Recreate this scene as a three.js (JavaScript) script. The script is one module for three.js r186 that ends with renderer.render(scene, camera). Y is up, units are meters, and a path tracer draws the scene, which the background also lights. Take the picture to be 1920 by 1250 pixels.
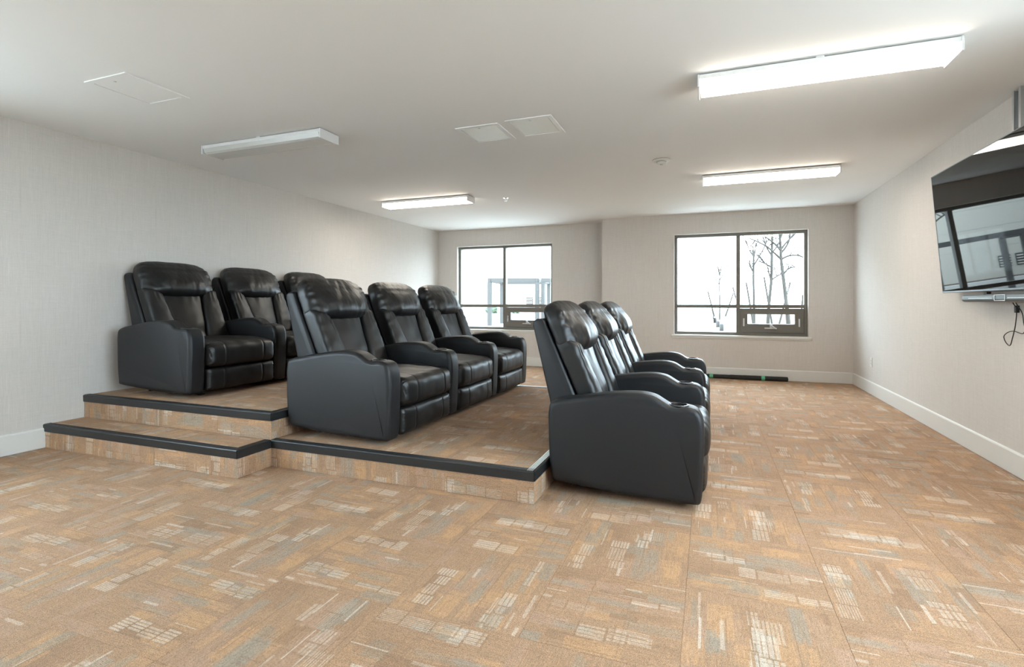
import * as THREE from 'three';
import { RectAreaLightUniformsLib } from 'three/addons/lights/RectAreaLightUniformsLib.js';
import { ImprovedNoise } from 'three/addons/math/ImprovedNoise.js';
import { RoundedBoxGeometry } from 'three/addons/geometries/RoundedBoxGeometry.js';
import { mergeGeometries, mergeVertices, toCreasedNormals } from 'three/addons/utils/BufferGeometryUtils.js';
import { Brush, Evaluator, SUBTRACTION } from 'three-bvh-csg';

/* ------------------------------------------------------------------ camera, sky, exposure */
const scene = new THREE.Scene();
const renderer = new THREE.WebGLRenderer({ antialias: true });
renderer.toneMapping = THREE.LinearToneMapping;
renderer.toneMappingExposure = 2.1;
renderer.shadowMap.enabled = true;
RectAreaLightUniformsLib.init();

const EYE = 1.103;
const camera = new THREE.PerspectiveCamera(65.6, 1920 / 1250, 0.05, 400);
camera.position.set(0, EYE, 0);
camera.rotation.y = 0.36338;
camera.setViewOffset(1920, 1250, 0, 57, 1920, 1250);

// overcast sky: even, slightly cool
scene.background = new THREE.Color().setRGB(0.72, 0.88, 1.0);
scene.backgroundIntensity = 9;

const LAMP_COLOR = new THREE.Color().setRGB(1.0, 0.92, 0.8);
const LAMP_POWER = 8.7;
const LENS_GLOW = 7;

/* ------------------------------------------------------------------ helpers */
let seed = 7;
const rnd = () => { seed = (seed * 1664525 + 1013904223) >>> 0; return seed / 4294967296; };
const rr = (a, b) => a + (b - a) * rnd();
const clamp = (x, a = 0, b = 1) => Math.min(b, Math.max(a, x));
const lerp = (a, b, t) => a + (b - a) * t;
const smooth = (a, b, x) => { const t = clamp((x - a) / (b - a)); return t * t * (3 - 2 * t); };
const perlin = new ImprovedNoise();
const V = (x, y, z) => new THREE.Vector3(x, y, z);

const taken = {};
function numbered(name) { const k = taken[name] = (taken[name] ?? -1) + 1; return k ? `${name}_${String(k).padStart(3, '0')}` : name; }
function mesh(name, geometry, material, parent) {
  const m = new THREE.Mesh(geometry, material);
  m.name = parent ? name : numbered(name);
  m.castShadow = m.receiveShadow = true;
  (parent ?? scene).add(m);
  return m;
}
function thing(name, label, category, [x, y, z] = [0, 0, 0], group) {
  const o = new THREE.Group();
  o.name = numbered(name); o.position.set(x, y, z);
  o.userData = { label, category };
  if (group) o.userData.group = group;
  scene.add(o);
  return o;
}
function tag(o, label, category, group) { Object.assign(o.userData, { label, category }); if (group) o.userData.group = group; return o; }
function structure(name, label, [x, y, z] = [0, 0, 0]) {
  const o = new THREE.Group(); o.name = name; o.position.set(x, y, z);
  o.userData = { kind: 'structure', label, category: name.split('_')[0] };
  scene.add(o);
  return o;
}
// uv in metres from the position and the way a face points
function metreUV(g, scale = 1) {
  g = g.index ? g.toNonIndexed() : g;
  const p = g.attributes.position, uv = new Float32Array(p.count * 2);
  const a = V(), b = V(), c = V();
  for (let i = 0; i < p.count; i += 3) {
    a.fromBufferAttribute(p, i); b.fromBufferAttribute(p, i + 1).sub(a); c.fromBufferAttribute(p, i + 2).sub(a);
    const n = b.cross(c), ax = Math.abs(n.x), ay = Math.abs(n.y), az = Math.abs(n.z);
    for (let k = 0; k < 3; k++) {
      const x = p.getX(i + k), y = p.getY(i + k), z = p.getZ(i + k);
      const [u, v] = ax >= ay && ax >= az ? [z, y] : ay >= az ? [x, z] : [x, y];
      uv[(i + k) * 2] = u * scale; uv[(i + k) * 2 + 1] = v * scale;
    }
  }
  g.setAttribute('uv', new THREE.BufferAttribute(uv, 2));
  return g;
}
function box(x0, x1, y0, y1, z0, z1) {
  const g = new THREE.BoxGeometry(x1 - x0, y1 - y0, z1 - z0);
  return g.translate((x0 + x1) / 2, (y0 + y1) / 2, (z0 + z1) / 2);
}
function rbox(x0, x1, y0, y1, z0, z1, r = 0.004, s = 2) {
  const g = new RoundedBoxGeometry(x1 - x0, y1 - y0, z1 - z0, s, r);
  return g.translate((x0 + x1) / 2, (y0 + y1) / 2, (z0 + z1) / 2);
}
function merge(list) {
  return mergeGeometries(list.map((g) => { g = g.index ? g.toNonIndexed() : g; for (const k of Object.keys(g.attributes)) if (!['position', 'normal', 'uv'].includes(k)) g.deleteAttribute(k); return g; }));
}
function lathe(pts, seg = 32) { return new THREE.LatheGeometry(pts.map(([x, y]) => new THREE.Vector2(x, y)), seg); }
function extrudeXY(pts, z0, z1, bevel = 0, seg = 3) { // profile in x, y
  const sh = new THREE.Shape(pts.map(([x, y]) => new THREE.Vector2(x, y)));
  const g = new THREE.ExtrudeGeometry(sh, { depth: z1 - z0 - 2 * bevel, bevelEnabled: bevel > 0, bevelThickness: bevel, bevelSize: bevel, bevelOffset: -bevel, bevelSegments: seg, curveSegments: 8 });
  return g.translate(0, 0, z0 + bevel);
}
// a rounded box with a dense skin, whose points may be moved: fn(x, y, z, out)
function softBox(sx, sy, sz, r, nx, ny, nz, fn) {
  let g = new THREE.BoxGeometry(2, 2, 2, nx, ny, nz);
  g.deleteAttribute('uv'); g.deleteAttribute('normal');
  g = mergeVertices(g, 1e-5);
  const p = g.attributes.position, even = (t) => 0.62 * t + 0.38 * Math.sin(t * Math.PI / 2);
  const h = [sx / 2, sy / 2, sz / 2], q = V(), i3 = V(), out = V();
  for (let i = 0; i < p.count; i++) {
    q.set(even(p.getX(i)) * h[0], even(p.getY(i)) * h[1], even(p.getZ(i)) * h[2]);
    i3.set(clamp(q.x, -h[0] + r, h[0] - r), clamp(q.y, -h[1] + r, h[1] - r), clamp(q.z, -h[2] + r, h[2] - r));
    q.sub(i3); if (q.length() > 1e-9) q.setLength(Math.min(r, Math.max(Math.abs(q.x), Math.abs(q.y), Math.abs(q.z)))); q.add(i3);
    fn(q.x, q.y, q.z, out);
    p.setXYZ(i, out.x, out.y, out.z);
  }
  g.computeVertexNormals();
  return g;
}

/* ------------------------------------------------------------------ textures */
function dataTexture(n, fill, srgb = true, repeat = 1) {
  const d = new Uint8Array(n * n * 4);
  fill(d, n);
  const t = new THREE.DataTexture(d, n, n, THREE.RGBAFormat);
  t.wrapS = t.wrapT = THREE.RepeatWrapping; t.magFilter = THREE.LinearFilter; t.minFilter = THREE.LinearMipmapLinearFilter; t.generateMipmaps = true;
  if (srgb) t.colorSpace = THREE.SRGBColorSpace;
  t.repeat.set(repeat, repeat); t.needsUpdate = true;
  return t;
}
// woven wallpaper: short crossing threads of slightly different tones
function wallpaper(base, contrast) {
  return dataTexture(1024, (d, n) => {
    const f = new Float32Array(n * n);
    for (let k = 0; k < 16000; k++) {
      const vert = rnd() < 0.6, len = Math.floor(rr(16, vert ? 210 : 130)), x = Math.floor(rnd() * n), y = Math.floor(rnd() * n), a = rr(-1, 1), w = rnd() < 0.35 ? 2 : 1;
      for (let i = 0; i < len; i++) for (let j = 0; j < w; j++) { const px = (x + (vert ? j : i)) % n, py = (y + (vert ? i : j)) % n; f[py * n + px] += a; }
    }
    for (let i = 0; i < n * n; i++) {
      const t = clamp(f[i] * 0.4, -1.6, 1.6) * contrast + (rnd() - 0.5) * contrast * 0.8;
      for (let c = 0; c < 3; c++) d[i * 4 + c] = clamp(base[c] + t, 0, 255);
      d[i * 4 + 3] = 255;
    }
  });
}
// one carpet tile: ribs of yarn running along u, blocks of cream, grey, ochre and brown yarn
function carpetTile() {
  return dataTexture(768, (d, n) => {
    const base = [167, 133, 104], cream = [208, 193, 178], grey = [153, 139, 123], ochre = [188, 147, 108], brown = [147, 115, 89], pink = [175, 142, 120];
    const RIBS = 112, rows = RIBS, cols = 192;
    const col = new Float32Array(rows * cols * 3);
    for (let i = 0; i < rows * cols; i++) for (let c = 0; c < 3; c++) col[i * 3 + c] = base[c];
    const paint = (x0, x1, y0, y1, rgb, a, every = 1, gap = 0) => {
      for (let y = Math.max(0, y0); y < Math.min(rows, y1); y++) {
        if (every > 1 && (y - y0) % every >= every - gap) continue;
        for (let x = Math.max(0, x0); x < Math.min(cols, x1); x++) { const k = (y * cols + x) * 3; for (let c = 0; c < 3; c++) col[k + c] = lerp(col[k + c], rgb[c], a); }
      }
    };
    const R = (a, b) => Math.floor(rr(a, b + 1));
    const soft = (x0, x1, y0, y1, rgb, a, e) => { // block with frayed ends
      for (let y = Math.max(0, y0); y < Math.min(rows, y1); y++) { const p = x0 + R(-e, e), q = x1 + R(-e, e); for (let x = Math.max(0, p); x < Math.min(cols, q); x++) { const k = (y * cols + x) * 3; for (let c = 0; c < 3; c++) col[k + c] = lerp(col[k + c], rgb[c], a); } }
    };
    for (let k = 0; k < 8; k++) { const x = R(-20, 160), y = R(-10, 100); soft(x, x + R(50, 130), y, y + R(14, 36), [ochre, brown, pink, brown, base][R(0, 4)], rr(0.15, 0.4), 2); }
    for (let k = 0; k < 16; k++) { const x = R(-10, 170), y = R(-4, 104); soft(x, x + R(28, 80), y, y + R(6, 20), [ochre, grey, ochre, pink, brown][R(0, 4)], rr(0.3, 0.7), 1); }
    for (let k = 0; k < 5; k++) { const x = R(-10, 150), y = R(0, 104); soft(x, x + R(30, 100), y, y + R(5, 12), grey, rr(0.3, 0.65), 5); }
    // ladders of cream blocks with brown lines between
    for (let k = 0; k < 4; k++) {
      let x = R(-10, 130); const y = R(0, 94), h = R(7, 20), m = R(1, 4), ev = R(2, 4), a = rr(0.3, 0.7);
      for (let j = 0; j < m; j++) { const w = R(16, 46); paint(x, x + w, y + R(-2, 2), y + h + R(-3, 2), cream, a * rr(0.55, 1), ev, 1); paint(x + w, x + w + 3, y - 2, y + h + 2, brown, 0.4); x += w + 3; }
    }
    for (let k = 0; k < 5; k++) { const x = R(-10, 180), y = R(0, 108); paint(x, x + R(18, 70), y, y + R(1, 3), cream, rr(0.35, 0.75)); }
    for (let k = 0; k < 4; k++) { const y = R(0, 110); paint(R(0, 90), R(100, 192), y, y + 1, brown, 0.55); const x = R(6, 186); paint(x, x + 2, R(0, 40), R(60, 112), brown, 0.35); }
    // every rib changes yarn along its length
    for (let y = 0; y < rows; y++) { let x = 0; while (x < cols) { const w = R(4, 22), t = 1 + rr(-0.035, 0.035), u = 1 + rr(-0.012, 0.012); for (let i = x; i < Math.min(cols, x + w); i++) { const k = (y * cols + i) * 3; col[k] *= t * u; col[k + 1] *= t; col[k + 2] *= t / u; } x += w; } }
    const tuft = new Float32Array(384 * 384); for (let i = 0; i < tuft.length; i++) tuft[i] = (rnd() - 0.5) * 0.3 + (rnd() < 0.16 ? -0.24 : 0);
    for (let y = 0; y < n; y++) for (let x = 0; x < n; x++) {
      const rib = y / n * RIBS, ri = Math.floor(rib), fr = rib - ri;
      const cx = clamp(Math.floor(x / n * cols), 0, cols - 1), k = (ri * cols + cx) * 3, i = (y * n + x) * 4;
      const loop = 0.5 + 0.5 * Math.sin((x / n * 150 + (ri % 2) * 0.5) * Math.PI * 2 + ri * 1.7);
      const yarn = 0.88 + 0.15 * Math.sin(fr * Math.PI) + (loop - 0.5) * 0.05;
      const speck = (rnd() - 0.5) * 0.34 + (rnd() < 0.14 ? -0.26 : 0) + (rnd() < 0.05 ? 0.12 : 0);
      const t = yarn * (1.05 + speck * 0.6 + tuft[(y >> 1) * 384 + (x >> 1)]);
      for (let c = 0; c < 3; c++) d[i + c] = clamp(col[k + c] * t, 0, 255);
      d[i + 3] = 255;
    }
  });
}

/* ------------------------------------------------------------------ materials */
const std = (o) => new THREE.MeshStandardMaterial(o);
const lin = (r, g, b) => new THREE.Color().setRGB(r, g, b);
const wallTex = wallpaper([209, 203, 197], 10);
const M = {
  wall: std({ map: wallTex, roughness: 0.85 }),
  ceiling: std({ color: lin(0.87, 0.87, 0.86), roughness: 0.95 }),
  trim: std({ color: lin(0.72, 0.71, 0.68), roughness: 0.45 }),
  paint: std({ color: lin(0.72, 0.71, 0.68), roughness: 0.6 }),
  slab: std({ color: lin(0.3, 0.24, 0.18), roughness: 0.95 }),
  rubber: std({ color: lin(0.016, 0.017, 0.018), roughness: 0.42 }),
  aluminium: std({ color: lin(0.66, 0.67, 0.68), roughness: 0.3, metalness: 1 }),
  leather: new THREE.MeshPhysicalMaterial({ color: lin(0.005, 0.0053, 0.0058), roughness: 0.42 }),
  leatherette: new THREE.MeshPhysicalMaterial({ color: lin(0.0055, 0.0062, 0.0082), roughness: 0.5 }),
  black: std({ color: lin(0.012, 0.012, 0.013), roughness: 0.6 }),
  cup: std({ color: lin(0.02, 0.02, 0.022), roughness: 0.2 }),
  chrome: std({ color: lin(0.75, 0.75, 0.76), roughness: 0.18, metalness: 1 }),
  bronze: std({ color: lin(0.15, 0.14, 0.12), roughness: 0.5 }),
  glass: new THREE.MeshPhysicalMaterial({ color: lin(0.96, 0.98, 0.97), roughness: 0, transmission: 1, thickness: 0, ior: 1.5 }),
  silver: std({ color: lin(0.62, 0.62, 0.61), roughness: 0.3, metalness: 0.9 }),
  fixture: std({ color: lin(0.78, 0.78, 0.78), roughness: 0.4 }),
  lensOff: new THREE.MeshPhysicalMaterial({ color: lin(0.6, 0.6, 0.58), roughness: 0.25 }),
  lensOn: std({ color: lin(0.8, 0.8, 0.78), roughness: 0.3, emissive: LAMP_COLOR, emissiveIntensity: LENS_GLOW }),
  plastic: std({ color: lin(0.72, 0.71, 0.67), roughness: 0.45 }),
  enamel: std({ color: lin(0.8, 0.79, 0.72), roughness: 0.5 }),
  screen: new THREE.MeshPhysicalMaterial({ color: lin(0.004, 0.004, 0.0045), roughness: 0.02, ior: 1.5, specularIntensity: 0.36 }),
  tvFrame: std({ color: lin(0.1, 0.11, 0.12), roughness: 0.3, metalness: 0.8 }),
  soundbar: std({ color: lin(0.06, 0.078, 0.086), roughness: 0.4 }),
  galvanised: std({ color: lin(0.5, 0.52, 0.53), roughness: 0.4, metalness: 0.9 }),
  cable: std({ color: lin(0.01, 0.01, 0.01), roughness: 0.6 }),
  foam: std({ color: lin(0.02, 0.02, 0.019), roughness: 0.85 }),
  tape: std({ color: lin(0.1, 0.42, 0.24), roughness: 0.5 }),
  concrete: std({ color: lin(0.42, 0.41, 0.39), roughness: 0.9 }),
  grass: std({ color: lin(0.1, 0.088, 0.06), roughness: 1 }),
  mulch: std({ color: lin(0.07, 0.045, 0.03), roughness: 1 }),
  siding: std({ color: lin(0.44, 0.42, 0.37), roughness: 0.85 }),
  dark: std({ color: lin(0.022, 0.021, 0.019), roughness: 0.6 }),
  louver: std({ color: lin(0.05, 0.062, 0.06), roughness: 0.5 }),
  bark: std({ color: lin(0.028, 0.024, 0.02), roughness: 0.95 }),
  shrub: std({ color: lin(0.06, 0.085, 0.055), roughness: 0.95 }),
};
const carpetMats = [];
for (let k = 0; k < 7; k++) carpetMats.push(std({ map: carpetTile(), roughness: 0.95 }));

/* ------------------------------------------------------------------ room */
const XL = -4.74, XR = 1.84, ZB = -8.23, ZL = -8.574, ZF = 1.6, XJ = -1.59, HC = 2.443, T = 0.26;
const X_PLAT = -0.895, X_UP = -2.765, Z_FRONT = -2.69, Z_STEP = -2.42, Z_END = -5.46, H1 = 0.178, H2 = 0.357;
const TILE = 0.505;

// a carpet tile with chamfered edges, its top facing +y; w along x, d along z
const tileCache = {};
function tileGeometry(w, d, quarter, u0 = 0, v0 = 0) {
  const key = [w.toFixed(4), d.toFixed(4), quarter, u0.toFixed(3), v0.toFixed(3)].join();
  if (tileCache[key]) return tileCache[key];
  const g = 0.0003, c = 0.0009, t = 0.006, x = w / 2 - g, z = d / 2 - g;
  const ring = (i, y) => [[-x + i, y, -z + i], [-x + i, y, z - i], [x - i, y, z - i], [x - i, y, -z + i]];
  const A = ring(c, 0), B = ring(0, -c), C = ring(0, -t), pos = [];
  const quad = (a, b, cc, dd) => pos.push(...a, ...b, ...cc, ...a, ...cc, ...dd);
  quad(A[0], A[1], A[2], A[3]);
  for (let k = 0; k < 4; k++) { const j = (k + 1) % 4; quad(A[k], B[k], B[j], A[j]); quad(B[k], C[k], C[j], B[j]); }
  const geo = new THREE.BufferGeometry();
  geo.setAttribute('position', new THREE.Float32BufferAttribute(pos, 3));
  const uv = [];
  for (let k = 0; k < pos.length; k += 3) {
    const a = (pos[k] + w / 2) / TILE + u0, b = (pos[k + 2] + d / 2) / TILE + v0;
    uv.push(...[[a, b], [b, 1 - a], [1 - a, 1 - b], [1 - b, a]][quarter]);
  }
  geo.setAttribute('uv', new THREE.Float32BufferAttribute(uv, 2));
  geo.computeVertexNormals();
  return tileCache[key] = geo;
}
function layTile(parent, x0, x1, z0, z1, y, quarter, u0, v0) {
  const m = mesh('carpet_tile', tileGeometry(x1 - x0, z1 - z0, quarter, u0, v0), carpetMats[Math.floor(rnd() * carpetMats.length)], parent);
  m.position.set((x0 + x1) / 2, y, (z0 + z1) / 2);
  return m;
}

const floor = structure('floor', 'floor of brown patterned carpet tiles laid quarter-turned');
mesh('floor_slab', box(XL - T, XR + T, -0.2, -0.006, ZL - T, ZF + T), M.slab, floor);
{
  const x0 = -0.082, z0 = -2.615;
  for (let i = -10; i < 5; i++) for (let j = -13; j < 11; j++) {
    const a = Math.max(XL, x0 + i * TILE), b = Math.min(XR, x0 + (i + 1) * TILE), cc = z0 + j * TILE, dd = z0 + (j + 1) * TILE;
    const back = (a + b) / 2 < XJ ? ZL : ZB, c0 = Math.max(back, cc), d0 = Math.min(ZF, dd);
    if (b - a < 0.01 || d0 - c0 < 0.01) continue;
    const q = ((i + j) & 1) + (rnd() < 0.5 ? 2 : 0);
    if (b <= X_PLAT && c0 >= Z_END && d0 <= Z_FRONT) continue; // wholly under the platforms
    layTile(floor, a, b, c0, d0, 0, q, (a - x0 - i * TILE) / TILE, (c0 - cc) / TILE);
  }
}
const ceiling = structure('ceiling', 'flat white painted ceiling');
mesh('ceiling_slab', box(XL - T, XR + T, HC, HC + 0.25, ZL - T, ZF + T), M.ceiling, ceiling);

function plainWall(name, label, g) { const o = structure(name, label); mesh('wall_panel', metreUV(g), M.wall, o); return o; }
function wallWithHole(name, label, x0, x1, z, dir, holes) { // face at z, thickness towards dir
  const s = new THREE.Shape([[x0, -0.2], [x1, -0.2], [x1, HC], [x0, HC]].map(([x, y]) => new THREE.Vector2(x, y)));
  for (const [a, b, c, d] of holes) s.holes.push(new THREE.Path([[a, c], [a, d], [b, d], [b, c]].map(([x, y]) => new THREE.Vector2(x, y))));
  const g = new THREE.ExtrudeGeometry(s, { depth: T, bevelEnabled: false });
  g.translate(0, 0, dir < 0 ? z - T : z);
  const o = structure(name, label);
  mesh('wall_panel', g, [M.wall, M.paint], o);
  return o;
}
const W1 = [-4.347, -2.523], W2 = [-0.491, 1.304], WY = [0.63, 2.14];
wallWithHole('wall_back_left', 'recessed left part of the back wall around a window', XL, XJ, ZL, -1, [[...W1, ...WY]]);
wallWithHole('wall_back_right', 'right part of the back wall, standing forward, around a window', XJ, XR, ZB, -1, [[...W2, ...WY]]);
plainWall('wall_back_return', 'narrow return where the back wall steps forward', box(XJ, XJ + 0.2, -0.2, HC, ZL - T, ZB - 0.001));
const W3 = [-2.9, 0.4], WY3 = [0.95, 2.25]; // along z, window out of view, placed to light the left wall and floor
const W4 = [-4.5, -3.2]; // window out of view behind the camera, placed to light the near left side
const W5 = [-1.5, 1.0]; // along z, unseen left window, placed to light the ceiling and right wall
{
  const o = wallWithHole('wall_left', 'long left wall in woven beige wallpaper', -ZF - T, -ZL + T, 0, -1, [[-W5[1], -W5[0], ...WY3]]);
  o.rotation.y = Math.PI / 2; o.position.x = XL; // local x runs along -z
}
{
  const o = wallWithHole('wall_right', 'right wall in woven beige wallpaper behind the television', -ZF - T, -ZL + T, 0, -1, [[-W3[1], -W3[0], ...WY3]]);
  o.rotation.y = Math.PI / 2; o.scale.z = -1; o.position.x = XR; // local x runs along -z
}

wallWithHole('wall_front', 'wall behind the camera around an unseen window', XL, XR, ZF, 1, [[...W4, ...WY3]]);

// baseboards: a flat board with an eased top
function baseboard(name, label, len, place) {
  const o = structure(name, label);
  const g = extrudeXY([[0, 0], [0.014, 0], [0.014, 0.138], [0.011, 0.146], [0.006, 0.15], [0, 0.15]], 0, len);
  place(mesh('board', g, M.trim, o));
  return o;
}
baseboard('baseboard_right', 'white baseboard along the right wall', ZF - ZB, (m) => { m.rotation.y = Math.PI; m.position.set(XR, 0.004, ZF); });
baseboard('baseboard_left', 'white baseboard on the left wall in front of the step', ZF - Z_STEP, (m) => { m.position.set(XL, 0.004, Z_STEP); });
baseboard('baseboard_left_far', 'white baseboard on the left wall behind the platforms', Z_END - ZL - 0.01, (m) => { m.position.set(XL, 0.004, ZL); });
baseboard('baseboard_back_right', 'white baseboard under the right back window', XR - XJ - 0.014, (m) => { m.rotation.y = -Math.PI / 2; m.position.set(XR - 0.014, 0.004, ZB); });
baseboard('baseboard_back_left', 'white baseboard under the left back window', XJ - XL - 0.014, (m) => { m.rotation.y = -Math.PI / 2; m.position.set(XJ, 0.004, ZL); });
baseboard('baseboard_front', 'white baseboard on the wall behind the camera', XR - XL - 0.03, (m) => { m.rotation.y = Math.PI / 2; m.position.set(XL + 0.015, 0.004, ZF); });

/* ------------------------------------------------------------------ windows */
function bar(parent, name, x0, x1, y0, y1, z0, z1, mat = M.bronze, r = 0.004) { return mesh(name, rbox(x0, x1, y0, y1, z0, z1, Math.min(r, (z1 - z0) / 2.1, (y1 - y0) / 2.1)), mat, parent); }
function backWindow(name, label, [x0, x1], z) {
  const w = x1 - x0, h = WY[1] - WY[0], o = structure(name, label, [(x0 + x1) / 2, WY[0], z]);
  const a = -w / 2, b = w / 2, zf = -0.075, zb = -0.165, t = 0.042, ty = 0.425, m = 0.026;
  // outer frame
  bar(o, 'frame_rail', a, b, 0, t, zb, zf); bar(o, 'frame_rail', a, b, h - t, h, zb, zf);
  bar(o, 'frame_stile', a, a + t, t, h - t, zb, zf); bar(o, 'frame_stile', b - t, b, t, h - t, zb, zf);
  bar(o, 'mullion', -m, m, t, h - t, zb, zf + 0.004);
  bar(o, 'transom', a + t, -m, ty - m, ty + m, zb, zf + 0.002); bar(o, 'transom', m, b - t, ty - m, ty + m, zb, zf + 0.002);
  const pane = (p, q, r, s, zz = -0.12, parent = o) => { const g = new THREE.PlaneGeometry(q - p, s - r); g.translate((p + q) / 2, (r + s) / 2, zz); return mesh('glass_pane', g, M.glass, parent); };
  pane(a + t, -m, ty + m, h - t); pane(m, b - t, ty + m, h - t); pane(a + t, -m, t, ty - m);
  // awning sash, lower right
  const s0 = m + 0.003, s1 = b - t - 0.003, y0 = t + 0.003, y1 = ty - m - 0.003, gx0 = s0 + 0.095, gx1 = s1 - 0.115, gy0 = y0 + 0.125, gy1 = y1 - 0.085;
  const sash = new THREE.Group(); sash.name = 'awning_sash'; o.add(sash);
  const zs = zf + 0.012;
  bar(sash, 'sash_rail', s0, s1, y0, gy0, zb + 0.01, zs); bar(sash, 'sash_rail', s0, s1, gy1, y1, zb + 0.01, zs);
  bar(sash, 'sash_stile', s0, gx0, gy0, gy1, zb + 0.01, zs); bar(sash, 'sash_stile', gx1, s1, gy0, gy1, zb + 0.01, zs);
  pane(gx0, gx1, gy0, gy1, -0.12, sash);
  // hardware
  const lever = (x) => mesh('latch', merge([rbox(x - 0.011, x + 0.011, y0 + 0.09, y0 + 0.205, zs, zs + 0.012, 0.004), rbox(x - 0.006, x + 0.006, y0 + 0.09, y0 + 0.15, zs + 0.012, zs + 0.03, 0.004)]), M.silver, sash);
  lever(s0 + 0.045); lever(s1 - 0.06);
  const cx = (gx0 + gx1) / 2;
  mesh('crank_handle', merge([rbox(cx - 0.085, cx + 0.075, y0 + 0.055, y0 + 0.075, zs, zs + 0.02, 0.006), rbox(cx - 0.016, cx + 0.016, y0 + 0.07, y0 + 0.13, zs, zs + 0.03, 0.008), rbox(-0.05, 0.05, -0.009, 0.009, -0.008, 0.008, 0.006).rotateZ(-0.6).translate(cx + 0.03, y0 + 0.085, zs + 0.035)]), M.silver, sash);
  // sill
  mesh('window_sill', rbox(a - 0.04, b + 0.04, -0.032, -0.002, -0.07, 0.032, 0.006), M.trim, o);
  mesh('sill_apron', rbox(a - 0.03, b + 0.03, -0.055, -0.032, 0.0, 0.012, 0.003), M.trim, o);
  return o;
}
backWindow('window_1', 'bronze framed window in the recessed back wall, looking on a pergola', W1, ZL);
backWindow('window_2', 'bronze framed window in the forward back wall, looking on bare trees', W2, ZB);
function unseenSideWindow(name, label, x, out, [a, b]) { // out: +1 or -1, the way to the outside
  const o = structure(name, label, [x, 0, 0]), [c, d] = WY3, t = 0.04;
  const put = (part, z0, z1, y0, y1) => mesh(part, rbox(out * 0.13 - 0.04, out * 0.13 + 0.04, y0, y1, z0, z1, 0.004), M.bronze, o);
  put('frame_rail', a, b, c, c + t); put('frame_rail', a, b, d - t, d);
  for (let k = 0; k <= 3; k++) { const z = lerp(a + t / 2, b - t / 2, k / 3); put('mullion', z - t / 2, z + t / 2, c + t, d - t); }
  for (let k = 0; k < 3; k++) { const z0 = lerp(a + t / 2, b - t / 2, k / 3) + t / 2, z1 = lerp(a + t / 2, b - t / 2, (k + 1) / 3) - t / 2; const g = new THREE.PlaneGeometry(z1 - z0, d - c - 2 * t).rotateY(Math.PI / 2); g.translate(out * 0.13, (c + d) / 2, (z0 + z1) / 2); mesh('glass_pane', g, M.glass, o); }
}
unseenSideWindow('window_unseen_3', 'unseen bronze framed window in the right wall beside the camera, placed to light the left wall and floor', XR, 1, W3);
unseenSideWindow('window_unseen_5', 'unseen bronze framed window in the left wall beside the camera, placed to light the ceiling and right wall', XL, -1, W5);
{
  const o = structure('window_unseen_4', 'unseen bronze framed window behind the camera, placed to light the near left of the room', [0, 0, ZF]);
  const [a, b] = W4, [c, d] = WY3, t = 0.04;
  bar(o, 'frame_rail', a, b, c, c + t, 0.09, 0.17); bar(o, 'frame_rail', a, b, d - t, d, 0.09, 0.17);
  for (let k = 0; k <= 3; k++) { const x = lerp(a + t / 2, b - t / 2, k / 3); bar(o, 'mullion', x - t / 2, x + t / 2, c + t, d - t, 0.09, 0.17); }
  for (let k = 0; k < 3; k++) { const x0 = lerp(a + t / 2, b - t / 2, k / 3) + t / 2, x1 = lerp(a + t / 2, b - t / 2, (k + 1) / 3) - t / 2; const g = new THREE.PlaneGeometry(x1 - x0, d - c - 2 * t); g.translate((x0 + x1) / 2, (c + d) / 2, 0.13); mesh('glass_pane', g, M.glass, o); }
}

/* ------------------------------------------------------------------ carpeted platforms and step */
const RISER_Y = 0.05; // nosing depth down the riser
// nosing along +x from 0 to len, lip hanging on the +z side, top at y = 0
function nosing(parent, x, y, z, len, turn, rib = M.rubber) {
  const g = extrudeXY([[0.006, -0.052], [0.0075, -0.004], [0.004, 0.001], [-0.002, 0.0035], [-0.044, 0.0035], [-0.047, 0.0], [-0.002, 0.0], [-0.002, -0.052]].reverse(), 0, len);
  g.rotateY(-Math.PI / 2); // profile x -> z, length -> -x
  g.translate(len, 0, 0);
  const n = mesh('stair_nosing', toCreasedNormals(g, 0.5), M.rubber, parent);
  n.position.set(x, y, z); n.rotation.y = turn;
  const ribs = [];
  for (let k = 0; k < 4; k++) ribs.push(box(0.004, len - 0.004, 0.0035, 0.0052, -0.041 + k * 0.0095, -0.0365 + k * 0.0095));
  mesh('rib_insert', merge(ribs), rib, n);
  return n;
}
function platformTop(o, x0, x1, z0, z1, y, ox, oz) {
  const nx = Math.ceil((x1 - x0) / TILE), nz = Math.ceil((z1 - z0) / TILE);
  for (let i = 0; i < nx; i++) for (let j = 0; j < nz; j++) {
    const a = x1 - Math.min((i + 1) * TILE, x1 - x0), b = x1 - i * TILE, d = z1 - j * TILE, c = z1 - Math.min((j + 1) * TILE, z1 - z0);
    if (b - a < 0.01 || d - c < 0.01) continue;
    layTile(o, a - ox, b - ox, c - oz, d - oz, y, ((i + j) & 1) + (rnd() < 0.5 ? 2 : 0), 0, 0);
  }
}
function riserTiles(o, cuts, y0, y1, z, turn, px) { // cuts along local x, tiles facing local +z
  for (let k = 0; k + 1 < cuts.length; k++) {
    const w = cuts[k + 1] - cuts[k], h = y1 - y0;
    const m = mesh('riser_carpet_tile', tileGeometry(w, h, Math.floor(rnd() * 4), rr(0, 0.3), rr(0, 0.6)), carpetMats[Math.floor(rnd() * 7)], o);
    const mid = (cuts[k] + cuts[k + 1]) / 2;
    m.rotation.order = 'YXZ'; m.rotation.set(Math.PI / 2, turn, 0);
    if (px === undefined) m.position.set(mid, (y0 + y1) / 2, z); else m.position.set(px, (y0 + y1) / 2, mid);
  }
}
const C = 0.006; // carpet thickness
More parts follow.
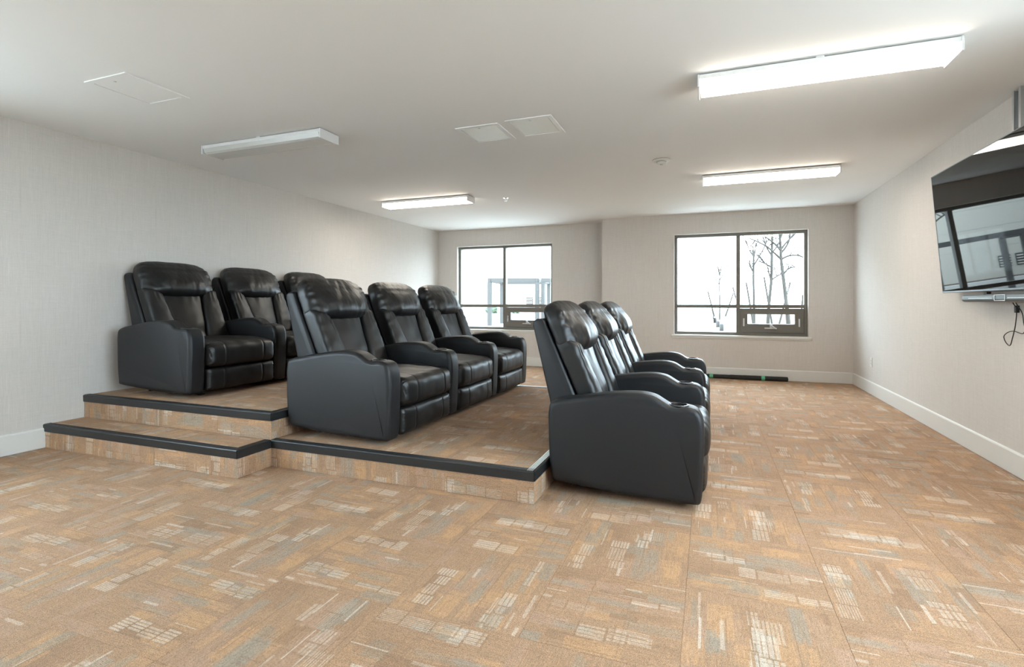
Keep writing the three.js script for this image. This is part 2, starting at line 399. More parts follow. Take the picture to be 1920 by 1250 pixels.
{
  const ox = (X_UP + X_PLAT) / 2, oz = (Z_FRONT + Z_END) / 2;
  const o = thing('seating_platform', 'low carpeted platform carrying the middle row of recliners', 'platform', [ox, 0, oz]);
  mesh('platform_box', box(X_UP - ox, X_PLAT - C - ox, 0, H1 - C, Z_END + C - oz, Z_FRONT - C - oz), M.slab, o);
  platformTop(o, X_UP, X_PLAT - 0.046, Z_END + 0.046, Z_FRONT - 0.046, H1, ox, oz);
  riserTiles(o, [X_UP, -2.42, -1.923, -1.683, -1.445, X_PLAT].map((x) => x - ox), 0.001, H1 - 0.001, Z_FRONT - oz, 0);
  riserTiles(o, [Z_END, -4.95, -4.45, -3.94, -3.435, -2.93, Z_FRONT].map((z) => z - oz), 0.001, H1 - 0.001, 0, Math.PI / 2, X_PLAT - ox);
  riserTiles(o, [X_UP, -2.3, -1.8, -1.3, X_PLAT].map((x) => x - ox), 0.001, H1 - 0.001, Z_END - oz, Math.PI);
  nosing(o, X_UP - ox, H1, Z_FRONT - oz, X_PLAT - X_UP, 0);
  nosing(o, X_PLAT - ox, H1, Z_FRONT - oz, Z_FRONT - Z_END, Math.PI / 2, M.aluminium);
  nosing(o, X_PLAT - ox, H1, Z_END - oz, X_PLAT - X_UP, Math.PI, M.aluminium);
}
{
  const ox = (XL + X_UP) / 2, oz = (Z_FRONT + Z_END) / 2;
  const o = thing('seating_platform', 'higher carpeted platform against the left wall under the back row of recliners', 'platform', [ox, 0, oz]);
  mesh('platform_box', box(XL + 0.002 - ox, X_UP - C - ox, 0, H2 - C, Z_END + C - oz, Z_FRONT - C - oz), M.slab, o);
  platformTop(o, XL, X_UP - 0.046, Z_END + 0.046, Z_FRONT - 0.046, H2, ox, oz);
  riserTiles(o, [XL, -4.27, -3.765, -3.26, X_UP].map((x) => x - ox), H1 + 0.001, H2 - 0.001, Z_FRONT - oz, 0);
  riserTiles(o, [Z_END, -4.95, -4.45, -3.94, -3.435, -2.93, Z_FRONT].map((z) => z - oz), H1 + 0.001, H2 - 0.001, 0, Math.PI / 2, X_UP - ox);
  nosing(o, XL - ox, H2, Z_FRONT - oz, X_UP - XL, 0);
  nosing(o, X_UP - ox, H2, Z_FRONT - oz, Z_FRONT - Z_END, Math.PI / 2);
  nosing(o, X_UP - ox, H2, Z_END - oz, X_UP - XL, Math.PI);
}
{
  const ox = (XL + X_UP) / 2, oz = (Z_STEP + Z_FRONT) / 2;
  const o = thing('carpeted_step', 'carpeted step with black nosing in front of the higher platform', 'step', [ox, 0, oz]);
  mesh('step_box', box(XL + 0.002 - ox, X_UP - C - ox, 0, H1 - C, Z_FRONT - oz, Z_STEP - C - oz), M.slab, o);
  platformTop(o, XL, X_UP - 0.046, Z_FRONT, Z_STEP - 0.046, H1, ox, oz);
  riserTiles(o, [XL, -4.02, -3.515, -3.01, X_UP].map((x) => x - ox), 0.001, H1 - 0.001, Z_STEP - oz, 0);
  riserTiles(o, [Z_FRONT, Z_STEP].map((z) => z - oz), 0.001, H1 - 0.001, 0, Math.PI / 2, X_UP - ox);
  nosing(o, XL - ox, H1, Z_STEP - oz, X_UP - XL, 0);
  nosing(o, X_UP - ox, H1, Z_STEP - oz, Z_STEP - Z_FRONT - 0.008, Math.PI / 2);
}

/* ------------------------------------------------------------------ recliners */
// local axes: x forward (0 at the rear of the arm), y up, z across; seat 0.70 wide, arms 0.145
const ARM = 0.145, SEAT = 0.70, PITCH = SEAT + ARM;
const LEAN = (s, n, a, out) => out.set(0.183 - 0.40 * s + 0.917 * n, 0.40 + 0.917 * s + 0.40 * n, a);
const ev = new Evaluator(); ev.attributes = ['position', 'normal']; ev.useGroups = false;

function armGeometry() {
  const k = [[0.005, 0.075], [-0.012, 0.20], [-0.018, 0.36], [-0.017, 0.48], [-0.004, 0.525], [0.04, 0.545], [0.16, 0.567], [0.32, 0.594], [0.45, 0.607], [0.53, 0.606], [0.585, 0.594], [0.625, 0.572], [0.66, 0.552], [0.70, 0.547], [0.757, 0.549], [0.80, 0.535], [0.826, 0.495], [0.836, 0.42], [0.832, 0.25], [0.822, 0.07], [0.812, 0.04], [0.78, 0.034]];
  const curve = new THREE.CatmullRomCurve3(k.map(([x, y]) => V(x, y, 0)), false, 'centripetal');
  const pts = curve.getPoints(88).map((p) => [p.x, p.y]); pts.push([0.425, 0.042], [0.06, 0.068]);
  const sh = new THREE.Shape(pts.reverse().map(([x, y]) => new THREE.Vector2(x, y)));
  const bv = 0.03;
  let g = new THREE.ExtrudeGeometry(sh, { depth: ARM - 2 * bv, bevelEnabled: true, bevelThickness: bv, bevelSize: bv, bevelOffset: -bv, bevelSegments: 6, steps: 1 });
  g.translate(0, 0, -ARM / 2 + bv); g.deleteAttribute('uv');
  g = toCreasedNormals(mergeVertices((g.deleteAttribute('normal'), g), 1e-5), 0.9);
  const a = new Brush(g), b = new Brush((() => { const c = new THREE.CylinderGeometry(0.043, 0.043, 0.16, 36); c.deleteAttribute('uv'); return c; })());
  b.position.set(0.705, 0.555, 0); b.updateMatrixWorld(); a.updateMatrixWorld();
  const r = ev.evaluate(a, b, SUBTRACTION).geometry;
  r.clearGroups();
  return r;
}
const sideFold = (t, seedK) => Math.sin(t * 150 + 3 * perlin.noise(t * 9, seedK, 0.3)) * (0.6 + 0.6 * perlin.noise(t * 14, 4.1, seedK));
function headrestGeometry() {
  const A0 = 0.34, S0 = 0.155;
  return softBox(2 * S0, 0.13, 2 * A0, 0.045, 44, 14, 84, (S, N, A, out) => {
    const f = (N + 0.065) / 0.13, q = A / A0, e = Math.max(0, 1 - q * q);
    const low = clamp(-S / S0), top = clamp(S / S0);
    const mid = smooth(1.0, 0.35, Math.abs(q));
    let s = 0.603 + S - 0.052 * Math.pow(e, 0.8) * low - 0.03 * top * q ** 4;
    const a = A * (1 - 0.10 * smooth(-0.02, S0, S) ** 2);
    let n = 0.056 + N + f * (0.054 * mid * Math.exp(-(((S + 0.075) / 0.1) ** 2)) - 0.032 * smooth(0.05, S0, S) - 0.012 * Math.abs(q) ** 3);
    const nearEdge = Math.exp(-(((S + 0.14) / 0.05) ** 2)), nearSide = Math.exp(-(((Math.abs(A) - 0.315) / 0.04) ** 2));
    n += f * (0.006 * sideFold(A * 0.5 + 0.2, 1.7) * nearEdge * smooth(0.02, 0.2, Math.abs(A)) + 0.005 * sideFold(S * 0.8, A > 0 ? 2.2 : 5.2) * nearSide + 0.004 * perlin.noise(A * 14 + S * 6, S * 8, 1.1) + 0.0018 * perlin.noise(A * 40, S * 26, 7.1));
    // ends pinched into the side seams
    n -= f * 0.012 * Math.exp(-(((S + 0.1) / 0.03) ** 2)) * smooth(0.28, 0.34, Math.abs(A));
    LEAN(s, n, a, out);
  });
}
const seamHalf = (s) => lerp(0.125, 0.195, clamp(s / 0.46));
function backCentreGeometry() {
  return softBox(0.47, 0.085, 0.36, 0.026, 34, 8, 34, (S, N, A, out) => {
    const s = S + 0.222, f = (N + 0.0425) / 0.085, u = A / 0.18, hw = seamHalf(s) - 0.0005;
    let n = 0.044 + N + f * (0.016 * (1 - u * u) - 0.012 * Math.exp(-(((s - 0.05) / 0.05) ** 2)));
    n += f * (0.004 * perlin.noise(A * 12, s * 9, 3.3) + 0.003 * sideFold(A * 0.5, 8.1) * Math.exp(-(((s - 0.42) / 0.05) ** 2)));
    LEAN(s, n, u * hw, out);
  });
}
function backBolsterGeometry(side) {
  return softBox(0.62, 0.115, 0.18, 0.03, 52, 10, 22, (S, N, A, out) => {
    const s = S + 0.297, f = (N + 0.0575) / 0.115, u = (A + 0.09) / 0.18;
    const a = lerp(seamHalf(s) + 0.0005, 0.3405 - 0.03 * smooth(0.45, 0.62, s), u);
    let n = 0.0525 + N + f * (0.012 * Math.sin(u * Math.PI) + 0.004 * u - 0.008 * smooth(0.15, 0.0, s) - 0.055 * smooth(0.43, 0.54, s));
    n += f * (0.004 * perlin.noise(u * 3, s * 12, 5.1 + side) + 0.0035 * sideFold(s * 0.5, 3.1 + side) * smooth(0.6, 1, u) + 0.004 * sideFold(u * 0.16, 6.3) * Math.exp(-(((s - 0.41) / 0.05) ** 2)));
    LEAN(s, n, side * a, out);
  });
}
function seatGeometry() {
  const hx = 0.365, hz = 0.343;
  return softBox(2 * hx, 0.21, 2 * hz, 0.06, 36, 14, 96, (x, y, z, out) => {
    const f = clamp((y + 0.105) / 0.21), e = (1 - (z / hz) ** 4);
    const front = smooth(0.1, hx, x);
    let Y = 0.33 + y + f * 0.018 * e * (1 - (x / hx) ** 2) - 0.012 * f * front;
    let X = 0.485 + x + front * 0.018 * e * Math.cos((y + 0.01) * 9);
    const groove = Math.exp(-(((Math.abs(z) - 0.19) / 0.006) ** 2)) * 0.005;
    Y -= f * groove * (1 - front * 0.6); X -= front * groove;
    const nearSide = Math.exp(-(((Math.abs(z) - 0.325) / 0.022) ** 2));
    const w = 0.004 * perlin.noise(x * 10, z * 10, y * 9) + 0.0035 * nearSide * Math.sin((x - y) * 260 + 2 * perlin.noise(x * 20, y * 20, 0.2));
    Y += f * w; X += front * w;
    out.set(X, Y, z);
  });
}
function footrestGeometry() {
  const hy = 0.094, hz = 0.341;
  return softBox(0.11, 2 * hy, 2 * hz, 0.03, 8, 22, 96, (x, y, z, out) => {
    const f = clamp((x + 0.055) / 0.11), e = (1 - (z / hz) ** 6) * (1 - (y / hy) ** 4);
    let X = 0.775 + x + f * 0.022 * e;
    X -= f * Math.exp(-(((Math.abs(z) - 0.19) / 0.006) ** 2)) * 0.005;
    const nearSide = Math.exp(-(((Math.abs(z) - 0.325) / 0.022) ** 2));
    X += f * (0.004 * perlin.noise(y * 16, z * 9, 4.4) + 0.003 * nearSide * Math.sin(y * 260));
    out.set(X, 0.135 + y, z);
  });
}
const G = {
  arm: armGeometry(), headrest: headrestGeometry(), centre: backCentreGeometry(), bolsterA: backBolsterGeometry(1), bolsterB: backBolsterGeometry(-1), seat: seatGeometry(), foot: footrestGeometry(),
  shell: (() => { const g = extrudeXY([[0.20, 0.28], [0.175, 0.40], [-0.085, 0.995], [-0.105, 1.008], [-0.135, 1.006], [-0.157, 0.99], [-0.160, 0.965], [-0.053, 0.516], [-0.006, 0.28]], -0.347, 0.347, 0.018, 4); g.deleteAttribute('uv'); g.deleteAttribute('normal'); return toCreasedNormals(mergeVertices(g, 1e-5), 0.8); })(),
  frame: merge([rbox(0.03, 0.74, 0.085, 0.26, -0.348, 0.348, 0.01)]),
  rear: rbox(-0.002, 0.02, 0.08, 0.45, -0.348, 0.348, 0.008),
  leveller: lathe([[0.0, 0], [0.024, 0], [0.026, 0.004], [0.022, 0.012], [0.01, 0.016], [0.009, 0.09], [0, 0.09]], 18),
  mech: merge([rbox(0.55, 0.77, 0.03, 0.06, -0.012, 0.012, 0.004), rbox(0.60, 0.72, 0.012, 0.034, -0.02, 0.02, 0.004)]),
  cup: lathe([[0.0, -0.072], [0.036, -0.072], [0.040, -0.066], [0.041, 0.0], [0.043, 0.003]], 36),
  ring: lathe([[0.041, -0.002], [0.042, 0.004], [0.046, 0.0065], [0.052, 0.005], [0.0545, 0.0015], [0.0545, -0.004], [0.043, -0.004]], 40),
};
function armrest(o, zc) {
  const a = mesh('armrest', G.arm, M.leatherette, o); a.position.z = zc;
  const c = mesh('cup_holder', G.cup, M.cup, a); c.position.set(0.705, 0.549, 0);
  const r = mesh('cup_ring', G.ring, M.cup, a); r.position.set(0.705, 0.548, 0);
}
function recliner(label, x, y, z, nearArm) {
  const o = thing('theatre_recliner', label, 'recliner', [x, y, z], 'black leather theatre recliners');
  if (nearArm) armrest(o, SEAT / 2 + ARM / 2);
  armrest(o, -SEAT / 2 - ARM / 2);
  mesh('back_shell', G.shell, M.leatherette, o);
  mesh('headrest', G.headrest, M.leather, o);
  mesh('back_cushion', G.centre, M.leather, o);
  mesh('back_bolster', G.bolsterA, M.leather, o); mesh('back_bolster', G.bolsterB, M.leather, o);
  mesh('seat_cushion', G.seat, M.leather, o);
  mesh('footrest', G.foot, M.leather, o);
  mesh('base_frame', G.frame, M.black, o);
  mesh('rear_panel', G.rear, M.leatherette, o);
  for (const [fx, fz] of [[0.12, 0.29], [0.12, -0.29], [0.70, 0.29], [0.70, -0.29]]) { const f = mesh('levelling_foot', G.leveller, M.black, o); f.position.set(fx, 0, fz); }
  for (const fz of [0.32, -0.32]) { const f = mesh('mechanism_bar', G.mech, M.black, o); f.position.z = fz; }
  return o;
}
const rows = [
  [-0.857, 0, -2.88, ['black recliner at floor level, nearest of the front row, its side panel fully in view', 'middle black recliner of the floor-level front row', 'farthest black recliner of the floor-level front row, toward the right back window']],
  [-2.735, H1, -2.80, ['black recliner at the near end of the low platform, with two armrests', 'middle black recliner of the three on the low platform', 'black recliner at the far end of the low platform, toward the left back window']],
  [-4.56, H2, -2.83, ['black recliner at the near end of the high platform by the left wall', 'middle black recliner on the high platform by the left wall', 'farthest black recliner on the high platform, mostly hidden behind the row below']],
];
for (const [x, y, z, labels] of rows) labels.forEach((l, k) => recliner(l, x, y, z - ARM - SEAT / 2 - k * PITCH, k === 0));

/* ------------------------------------------------------------------ ceiling fittings */
function fluorescent(label, cx, cz, lit) {
  const o = thing('ceiling_light', label, 'light', [cx, HC, cz]);
  const L = 0.615, w = 0.105;
  mesh('mounting_plate', merge([box(-0.5, 0.5, -0.008, 0, -0.05, 0.05), box(-0.02, 0.02, -0.012, 0, -0.1, 0.1)]), M.fixture, o);
  mesh('housing', merge([rbox(-L, L, -0.034, -0.008, -w, w, 0.003)]), M.fixture, o);
  const lens = extrudeXY([[-w + 0.002, -0.034], [w - 0.002, -0.034], [w - 0.012, -0.066], [w - 0.03, -0.078], [-w + 0.03, -0.078], [-w + 0.012, -0.066]].reverse(), -L + 0.008, L - 0.008);
  lens.rotateY(Math.PI / 2);
  mesh('diffuser_lens', lens, lit ? M.lensOn : M.lensOff, o);
  for (const s of [-1, 1]) mesh('end_cap', rbox(Math.min(s * L, s * (L + 0.012)), Math.max(s * L, s * (L + 0.012)), -0.08, -0.006, -w - 0.003, w + 0.003, 0.003), M.fixture, o);
  if (lit) {
    const l = new THREE.RectAreaLight(LAMP_COLOR, LAMP_POWER, 2 * L - 0.04, 0.15);
    l.position.set(0, -0.082, 0); l.rotation.x = -Math.PI / 2; l.name = 'lamp';
    o.add(l);
  }
  return o;
}
fluorescent('large lit ceiling light nearest the television', 0.565, -3.315, true);
fluorescent('lit ceiling light in front of the right back window', 0.565, -5.87, true);
fluorescent('switched-off ceiling light above the back row, its lens grey', -3.39, -3.265, false);
fluorescent('lit ceiling light above the far left corner', -3.40, -5.86, true);

function hatch(label, x0, x1, z0, z1, door) {
  const o = thing('access_hatch', label, 'hatch', [(x0 + x1) / 2, HC, (z0 + z1) / 2], 'ceiling access hatches');
  const a = (x1 - x0) / 2, b = (z1 - z0) / 2, f = 0.032, t = 0.006;
  mesh('hatch_frame', merge([box(-a, a, -t, 0, -b, -b + f), box(-a, a, -t, 0, b - f, b), box(-a, -a + f, -t, 0, -b + f, b - f), box(a - f, a, -t, 0, -b + f, b - f)]), M.ceiling, o);
  mesh('hatch_door', rbox(-a + f + 0.004, a - f - 0.004, -0.003, 0, -b + f + 0.004, b - f - 0.004, 0.001), door, o);
  const s = mesh('cam_latch', lathe([[0, -0.006], [0.008, -0.005], [0.009, -0.003]], 14), M.silver, o); s.position.set(0, 0, b - f - 0.03);
}
hatch('flush ceiling hatch on its own near the left wall', -3.535, -3.166, -2.41, -2.005, M.ceiling);
hatch('left one of the two ceiling hatches side by side', -1.82, -1.465, -3.945, -3.553, M.enamel);
hatch('right one of the two ceiling hatches side by side', -1.404, -1.048, -3.935, -3.533, M.enamel);
{
  const o = thing('smoke_detector', 'round white smoke detector on the ceiling', 'detector', [-0.415, HC, -5.03]);
  mesh('detector_base', lathe([[0, -0.018], [0.06, -0.018], [0.078, -0.012], [0.083, 0], [0, 0]], 36), M.plastic, o);
  mesh('sensor_cap', lathe([[0, -0.042], [0.03, -0.04], [0.042, -0.034], [0.046, -0.018], [0, -0.018]], 30), M.plastic, o);
  mesh('sensor_slot', rbox(-0.012, 0.012, -0.0435, -0.039, -0.004, 0.004, 0.001), M.black, o);
}
{
  const o = thing('fire_sprinkler', 'small chrome fire sprinkler head in the ceiling', 'sprinkler', [-2.42, HC, -6.14]);
  mesh('escutcheon', lathe([[0, -0.006], [0.02, -0.006], [0.034, -0.002], [0.036, 0], [0, 0]], 24), M.chrome, o);
  mesh('sprinkler_body', lathe([[0, -0.034], [0.008, -0.034], [0.01, -0.012], [0.012, -0.006], [0, -0.006]], 16), M.chrome, o);
  mesh('deflector', lathe([[0, -0.038], [0.015, -0.038], [0.016, -0.036], [0, -0.034]], 20), M.chrome, o);
}

/* ------------------------------------------------------------------ television wall */
{
  const zc = -4.255, hw = 0.835, h = 0.935, tilt = Math.atan2(0.077, 0.93);
  const o = thing('television', 'large black flat television tilted down on the right wall', 'television', [1.75, 1.183, zc]);
  const tv = new THREE.Group(); tv.name = 'panel'; tv.rotation.z = tilt; o.add(tv); // x- is the viewing side
  mesh('bezel', merge([rbox(-0.002, 0.03, 0, 0.014, -hw, hw, 0.003), rbox(-0.002, 0.03, h - 0.007, h, -hw, hw, 0.003), rbox(-0.002, 0.03, 0.01, h - 0.005, -hw, -hw + 0.007, 0.003), rbox(-0.002, 0.03, 0.01, h - 0.005, hw - 0.007, hw, 0.003)]), M.tvFrame, tv);
  mesh('screen', box(0, 0.02, 0.012, h - 0.006, -hw + 0.006, hw - 0.006), M.screen, tv);
  mesh('back_cover', rbox(0.02, 0.05, 0.03, h - 0.03, -hw + 0.02, hw - 0.02, 0.01), M.black, tv);
}
{
  const o = thing('television_mount', 'grey metal channel running from ceiling down behind the television', 'mount', [XR, 1.5, -4.15]);
  mesh('vertical_channel', merge([box(-0.006, -0.001, 0, HC - 1.5, -0.05, 0.05), box(-0.04, -0.006, 0, HC - 1.5, -0.05, -0.044), box(-0.04, -0.006, 0, HC - 1.5, 0.044, 0.05), box(-0.04, -0.035, 0, HC - 1.5, -0.044, -0.026), box(-0.04, -0.035, 0, HC - 1.5, 0.026, 0.044)]), M.galvanised, o);
  mesh('cross_plate', box(-0.045, -0.04, 0.05, 0.12, -0.3, 0.2), M.galvanised, o);
}
{
  const o = thing('soundbar', 'slate grey soundbar hung below the television', 'soundbar', [1.76, 1.137, -4.14]);
  const g = rbox(-0.045, 0.035, -0.026, 0.026, -0.54, 0.54, 0.02, 4);
  mesh('soundbar_body', g, M.soundbar, o);
  mesh('badge_frame', merge([rbox(-0.048, -0.044, 0.016, 0.02, -0.065, 0.065, 0.0015), rbox(-0.048, -0.044, -0.02, -0.016, -0.065, 0.065, 0.0015), rbox(-0.048, -0.044, -0.02, 0.02, -0.065, -0.061, 0.0015), rbox(-0.048, -0.044, -0.02, 0.02, 0.061, 0.065, 0.0015)]), M.silver, o);
  for (const s of [-1, 1]) mesh('trim_line', rbox(-0.047, -0.044, -0.003, 0.0, Math.min(s * 0.09, s * 0.42), Math.max(s * 0.09, s * 0.42), 0.001), M.silver, o);
  for (const z of [-0.3, 0.3]) mesh('hanging_bracket', box(0.0, 0.025, 0.02, 0.043, z - 0.02, z + 0.02), M.black, o);
}
{
  const o = thing('power_cable', 'thin black cable dangling in a loop below the soundbar', 'cable', [1.82, 1.08, -4.17]);
  const pts = [[1.79, 1.105, -4.165], [1.815, 1.066, -4.184], [1.822, 0.967, -4.209], [1.825, 0.88, -4.25], [1.825, 0.828, -4.281], [1.825, 0.845, -4.33], [1.825, 0.881, -4.355], [1.825, 0.91, -4.31], [1.825, 0.923, -4.241], [1.825, 0.915, -4.128], [1.825, 0.937, -4.11], [1.822, 0.985, -4.118], [1.82, 1.039, -4.128], [1.80, 1.105, -4.155]];
  mesh('cord', new THREE.TubeGeometry(new THREE.CatmullRomCurve3(pts.map(([x, y, z]) => V(x - 1.82, y - 1.08, z + 4.17)), false, 'centripetal'), 90, 0.0028, 6), M.cable, o);
  mesh('plug_block', rbox(-0.012, 0.008, -0.038, 0.008, -0.026, -0.002, 0.004), M.cable, o);
}
{
  const o = thing('wall_outlet', 'white wall outlet low on the right wall near the back corner', 'outlet', [XR, 0.39, -7.385]);
  mesh('cover_plate', rbox(-0.006, -0.0005, -0.058, 0.058, -0.036, 0.036, 0.002), M.plastic, o);
  mesh('receptacle', rbox(-0.009, -0.005, -0.034, 0.034, -0.017, 0.017, 0.0015), M.trim, o);
  for (const y of [-0.018, 0.018]) mesh('socket_slot', merge([box(-0.0095, -0.0088, y - 0.005, y + 0.005, -0.008, -0.006), box(-0.0095, -0.0088, y - 0.005, y + 0.005, 0.006, 0.008)]), M.black, o);
}
{
  const o = thing('foam_covered_pole', 'black foam wrapped pole with green tape lying along the back baseboard', 'pole', [0.47, 0, -8.15]);
  const t = (x0, x1, r) => new THREE.CylinderGeometry(r, r, x1 - x0, 18).rotateZ(Math.PI / 2).translate((x0 + x1) / 2, 0.033, 0);
  mesh('foam_sleeve', merge([t(-0.56, -0.12, 0.028), t(-0.18, 0.0, 0.031), t(0.0, 0.56, 0.033), new THREE.SphereGeometry(0.033, 14, 8).scale(0.4, 1, 1).translate(0.56, 0.033, 0)]), M.foam, o);
  mesh('tape_band', t(-0.46, -0.41, 0.0295), M.tape, o);
  mesh('tape_band', t(0.23, 0.275, 0.0345), M.tape, o);
}

/* ------------------------------------------------------------------ outside */
{
  const g = structure('outside_ground', 'dry winter grass outside the windows');
  mesh('lawn', box(-60, 60, -0.35, -0.05, -110, ZL - T - 0.5), M.grass, g);
      mesh('mulch_bed', box(-60, 0.2, -0.05, 0.42, -70, -30.2), M.mulch, g);
}
{
  const p = structure('outside_path', 'pale concrete paving outside the windows, the parts out of view laid to bounce daylight in');
  mesh('paving', box(-40, 0.29, -0.055, -0.035, -29.5, ZL - T - 0.5), M.concrete, p);
  mesh('paving', box(XR + T + 0.3, 60, -0.3, -0.05, ZL - T - 0.5, 60), M.concrete, p);  // unseen ground outside the right window, pale to bounce daylight onto the ceiling
  mesh('paving', box(-60, XR + T + 0.3, -0.3, -0.05, ZF + T + 0.3, 60), M.concrete, p);  // unseen ground behind the camera, pale to throw cool light upward indoors
  mesh('paving', box(-60, XL - T - 0.3, -0.3, -0.05, ZL - T - 0.5, ZF + T + 0.3), M.concrete, p);  // unseen ground beyond the left wall, pale to brighten the ceiling there
  mesh('retaining_wall', rbox(-40, 0.2, -0.05, 0.45, -30.2, -29.9, 0.02), M.concrete, p);
}
{
  const o = thing('annex_building', 'pale building with louvred vents seen through the left back window', 'building', [-14, 0.4, -33.5]);
  mesh('wall', box(-26, 8, -0.4, 11, -8, 0), M.siding, o);
  for (let k = 0; k < 9; k++) mesh('panel_joint', box(-26, 8, 1.6 + k * 1.05, 1.62 + k * 1.05, 0, 0.012), M.concrete, o);
  for (const [x, w] of [[2.55, 0.5], [3.25, 0.5], [-3, 0.5], [-3.7, 0.5]]) {
    const v = mesh('louvred_vent', merge([box(x - w / 2, x + w / 2, 0.5, 1.1, 0, 0.03)]), M.dark, o);
    for (let k = 0; k < 4; k++) mesh('louvre_slat', box(-w / 2 + 0.03, w / 2 - 0.03, -0.012, 0.012, 0, 0.09).rotateX(0.6).translate(x, 0.6 + k * 0.135, 0.03), M.siding, v);
  }
}
{
  const o = thing('pergola', 'dark timber pergola outside the left back window', 'pergola', [-9.2, -0.05, -24.4]);
  const rot = 0.36; o.rotation.y = rot - 0.36;
  for (const [x, z] of [[-1.09, 0.5], [1.14, -0.35], [1.42, -0.46], [3.9, -1.4], [-1.6, -2.4], [0.9, -3.2]]) mesh('post', rbox(x - 0.09, x + 0.09, 0, 2.2, z - 0.09, z + 0.09, 0.01), M.dark, o);
  const beam = (x0, z0, x1, z1, y0, y1) => { const l = Math.hypot(x1 - x0, z1 - z0), g = rbox(-l / 2 - 0.1, l / 2 + 0.1, y0, y1, -0.06, 0.06, 0.01); const m = mesh('beam', g, M.dark, o); m.position.set((x0 + x1) / 2, 0, (z0 + z1) / 2); m.rotation.y = -Math.atan2(z1 - z0, x1 - x0); };
  beam(-1.09, 0.5, 1.14, -0.35, 2.2, 2.4); beam(1.42, -0.46, 3.9, -1.4, 2.2, 2.4); beam(-1.6, -2.4, 0.9, -3.2, 2.2, 2.4); beam(-1.09, 0.5, -1.6, -2.4, 2.2, 2.36); beam(1.14, -0.35, 0.9, -3.2, 2.2, 2.36);
}
// trunk and branches as [across, up] in metres from the foot; each branch also drifts in depth
function bareTree(label, x, z, r, trunk, branches, salt) {
  const o = thing('bare_tree', label, 'tree', [x, -0.05, z]);
  seed = 1000 + salt;
  const tube = (pts, r0, r1, seg) => { const c = new THREE.CatmullRomCurve3(pts), g = new THREE.TubeGeometry(c, seg, 1, 6); const p = g.attributes.position, w = 7; for (let i = 0; i < p.count; i++) { const ring = Math.floor(i / w), t = ring / seg, ctr = c.getPointAt(t); const q = V(p.getX(i), p.getY(i), p.getZ(i)).sub(ctr).multiplyScalar(lerp(r0, r1, t)).add(ctr); p.setXYZ(i, q.x, q.y, q.z); } g.computeVertexNormals(); return g; };
  const P = ([u, y], d = 0) => V(u * 0.935 + d * 0.355, y, -u * 0.355 + d * 0.935);
  mesh('trunk', tube(trunk.map((q) => P(q)), r, 0.045, 20), M.bark, o);
  for (const b of branches) {
    const d = rr(-0.5, 0.5), pts = b.map((q, k) => P(q, d * k / b.length)), c = new THREE.CatmullRomCurve3(pts), twigs = [];
    const m = mesh('branch', tube(pts, Math.max(0.038, r * 0.5), 0.026, 12), M.bark, o);
    for (let j = 0; j < 4; j++) { const s = c.getPointAt(rr(0.35, 1)), q = V(rr(-0.35, 0.35), rr(0.12, 0.45), rr(-0.3, 0.3)); twigs.push(tube([s, s.clone().addScaledVector(q, 0.5).add(V(0.02, 0, 0)), s.clone().add(q)], 0.021, 0.017, 4)); }
    mesh('twigs', merge(twigs), M.bark, m);
  }
}
const bigTrunk = [[0, 0], [-0.1, 1.08], [-0.27, 2.47], [-0.33, 3.0], [-0.35, 3.49], [-0.39, 4.02], [-0.4, 4.83]];
const bigBranches = [[[-0.33, 3.02], [-0.63, 3.28], [-0.96, 3.55], [-1.41, 3.77], [-1.73, 3.9]], [[-0.33, 3.0], [-0.14, 3.12], [0.14, 3.18], [0.43, 3.14], [0.63, 3.04]], [[-0.35, 3.39], [-0.59, 3.63], [-0.88, 3.84], [-1.08, 3.96], [-1.29, 4.26]], [[-0.33, 3.44], [-0.14, 3.69], [0.06, 3.9], [0.2, 4.02], [0.35, 4.39]], [[-0.34, 3.28], [-0.1, 3.53], [0.1, 3.9], [0.14, 4.43]], [[-0.24, 2.39], [0.06, 2.63], [0.39, 2.71]]];
const midTrunk = [[0, 0], [0.06, 1.08], [0.16, 2.14], [0.18, 3.08], [0.2, 4.02], [0.2, 4.75]];
const midBranches = [[[0.15, 2.1], [0.04, 2.43], [-0.06, 2.75]], [[0.15, 2.12], [0.37, 2.31], [0.63, 2.45]], [[0.18, 3.16], [-0.04, 3.53], [-0.2, 3.98]], [[0.18, 3.28], [0.37, 3.57], [0.57, 4.14]], [[0.17, 2.67], [-0.12, 2.84], [-0.37, 2.94]]];
const smallTrunk = [[0, 0], [0, 1.16], [-0.02, 2.06], [-0.02, 2.79], [-0.02, 3.16], [-0.06, 3.57]];
const smallBranches = [[[-0.01, 2.75], [0.2, 3.12], [0.37, 3.45], [0.49, 3.75]], [[-0.02, 3.04], [0.1, 3.33], [0.22, 3.73]], [[-0.02, 3.16], [-0.1, 3.37], [-0.16, 3.69]], [[-0.02, 2.47], [-0.2, 2.71], [-0.29, 2.96]]];
bareTree('big bare tree with leaning trunk outside the right back window', 3.19, -24.75, 0.1, bigTrunk, bigBranches, 11);
bareTree('bare tree with a thin upright trunk in the middle of the right pane', 2.34, -24.43, 0.075, midTrunk, midBranches, 23);
bareTree('slim small bare tree next to the window mullion', 1.8, -24.22, 0.06, smallTrunk, smallBranches, 37);
bareTree('faint slender bare sapling in the left pane of the right back window', 0.72, -39, 0.05, smallTrunk, smallBranches, 41);
bareTree('bare tree standing beyond the pergola', -5.6, -28.4, 0.08, bigTrunk, [...bigBranches, ...midBranches], 59);
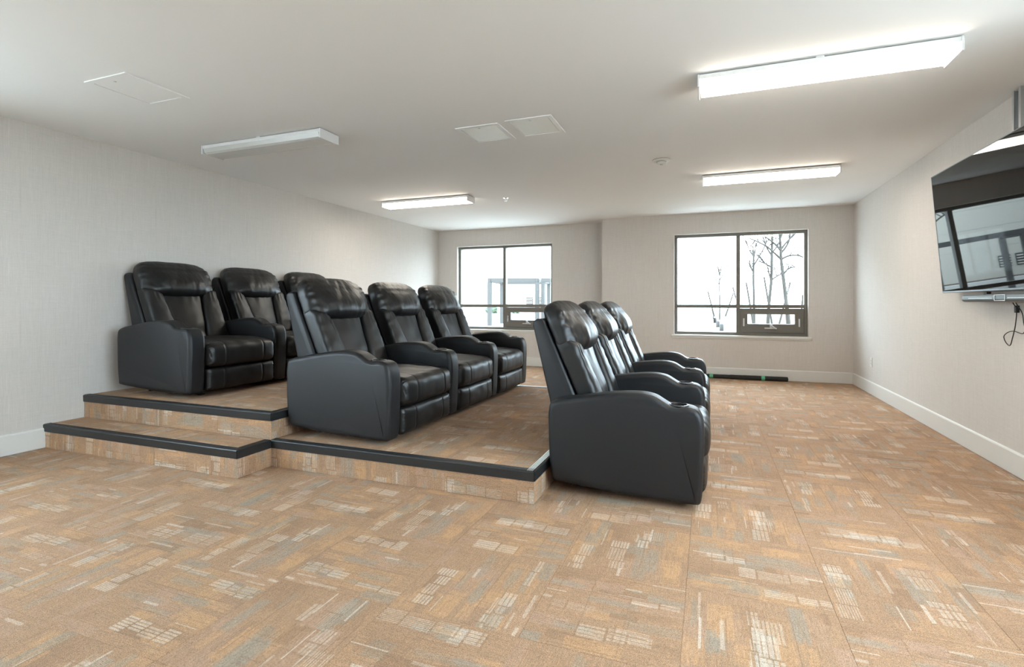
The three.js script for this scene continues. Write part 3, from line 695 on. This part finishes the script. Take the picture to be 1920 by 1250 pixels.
const stakes = [
  ['leaning stake leftmost in the right back window', 0.447, 0, -48.3, -0.062, 2.12, -48.1], ['stake leaning right in the left pane of the right back window', 1.36, 0, -48.6, 2.0, 1.955, -48.8],
  ['stake leaning left beside the window mullion', 2.635, 0, -49.3, 1.965, 2.5, -49.1], ['stake leaning left of the slim small tree', 1.74, 0, -23.13, 1.421, 1.95, -23.008],
  ['thick stake crossing the thin upright tree', 2.45, 0, -23.4, 2.102, 2.164, -23.267], ['stake leaning right against the big leaning tree', 2.6, 0, -23.45, 3.097, 1.95, -23.645],
  ['short stake at the right edge of the right back window', 3.46, 0, -23.8, 3.577, 1.45, -23.828],
];
for (const [label, x0, y0, z0, x1, y1, z1] of stakes) {
  const a = V(x0, -0.05, z0), b = V(x1, y1, z1), l = a.distanceTo(b);
  const m = mesh('tree_stake', new THREE.CylinderGeometry(z0 < -40 ? 0.055 : 0.034, z0 < -40 ? 0.06 : 0.038, l, 8).translate(0, l / 2, 0), M.bark);
  m.position.copy(a); m.quaternion.setFromUnitVectors(V(0, 1, 0), b.clone().sub(a).normalize());
  tag(m, label, 'stake', 'tree stakes');
}
[[0.258, -39.9, 'farthest of the small posts along the path edge'], [0.355, -32.46, 'third small post along the path edge, counting from the nearest'], [0.411, -26.73, 'second nearest small post along the path edge'], [0.501, -23.19, 'nearest small post along the path edge']].forEach(([x, z, label]) => {
  const m = mesh('path_post', lathe([[0, 0], [0.08, 0], [0.08, 0.26], [0.05, 0.3], [0, 0.3]], 12), M.dark); m.position.set(x, -0.05, z);
  tag(m, label, 'post', 'path posts');
});
seed = 99;
[[-13.38, -31.4, 0.3, 'round green shrub left of the pergola post'], [-12.5, -31.5, 0.2, 'grey twiggy shrub behind the pergola post'], [-11.75, -31.6, 0.2, 'low shrub right of the pergola post']].forEach(([x, z, r, label]) => {
  const g = new THREE.IcosahedronGeometry(r, 4), p = g.attributes.position;
  for (let i = 0; i < p.count; i++) { const q = V(p.getX(i), p.getY(i), p.getZ(i)); q.multiplyScalar(1 + 0.45 * perlin.noise(q.x * 14 + x, q.y * 14, q.z * 14)); p.setXYZ(i, q.x * 1.3, q.y, q.z); }
  g.computeVertexNormals();
  const m = mesh('shrub', g, M.shrub); m.position.set(x, 0.42 + r * 0.7, z); tag(m, label, 'shrub', 'shrubs outside');
});

renderer.render(scene, camera);
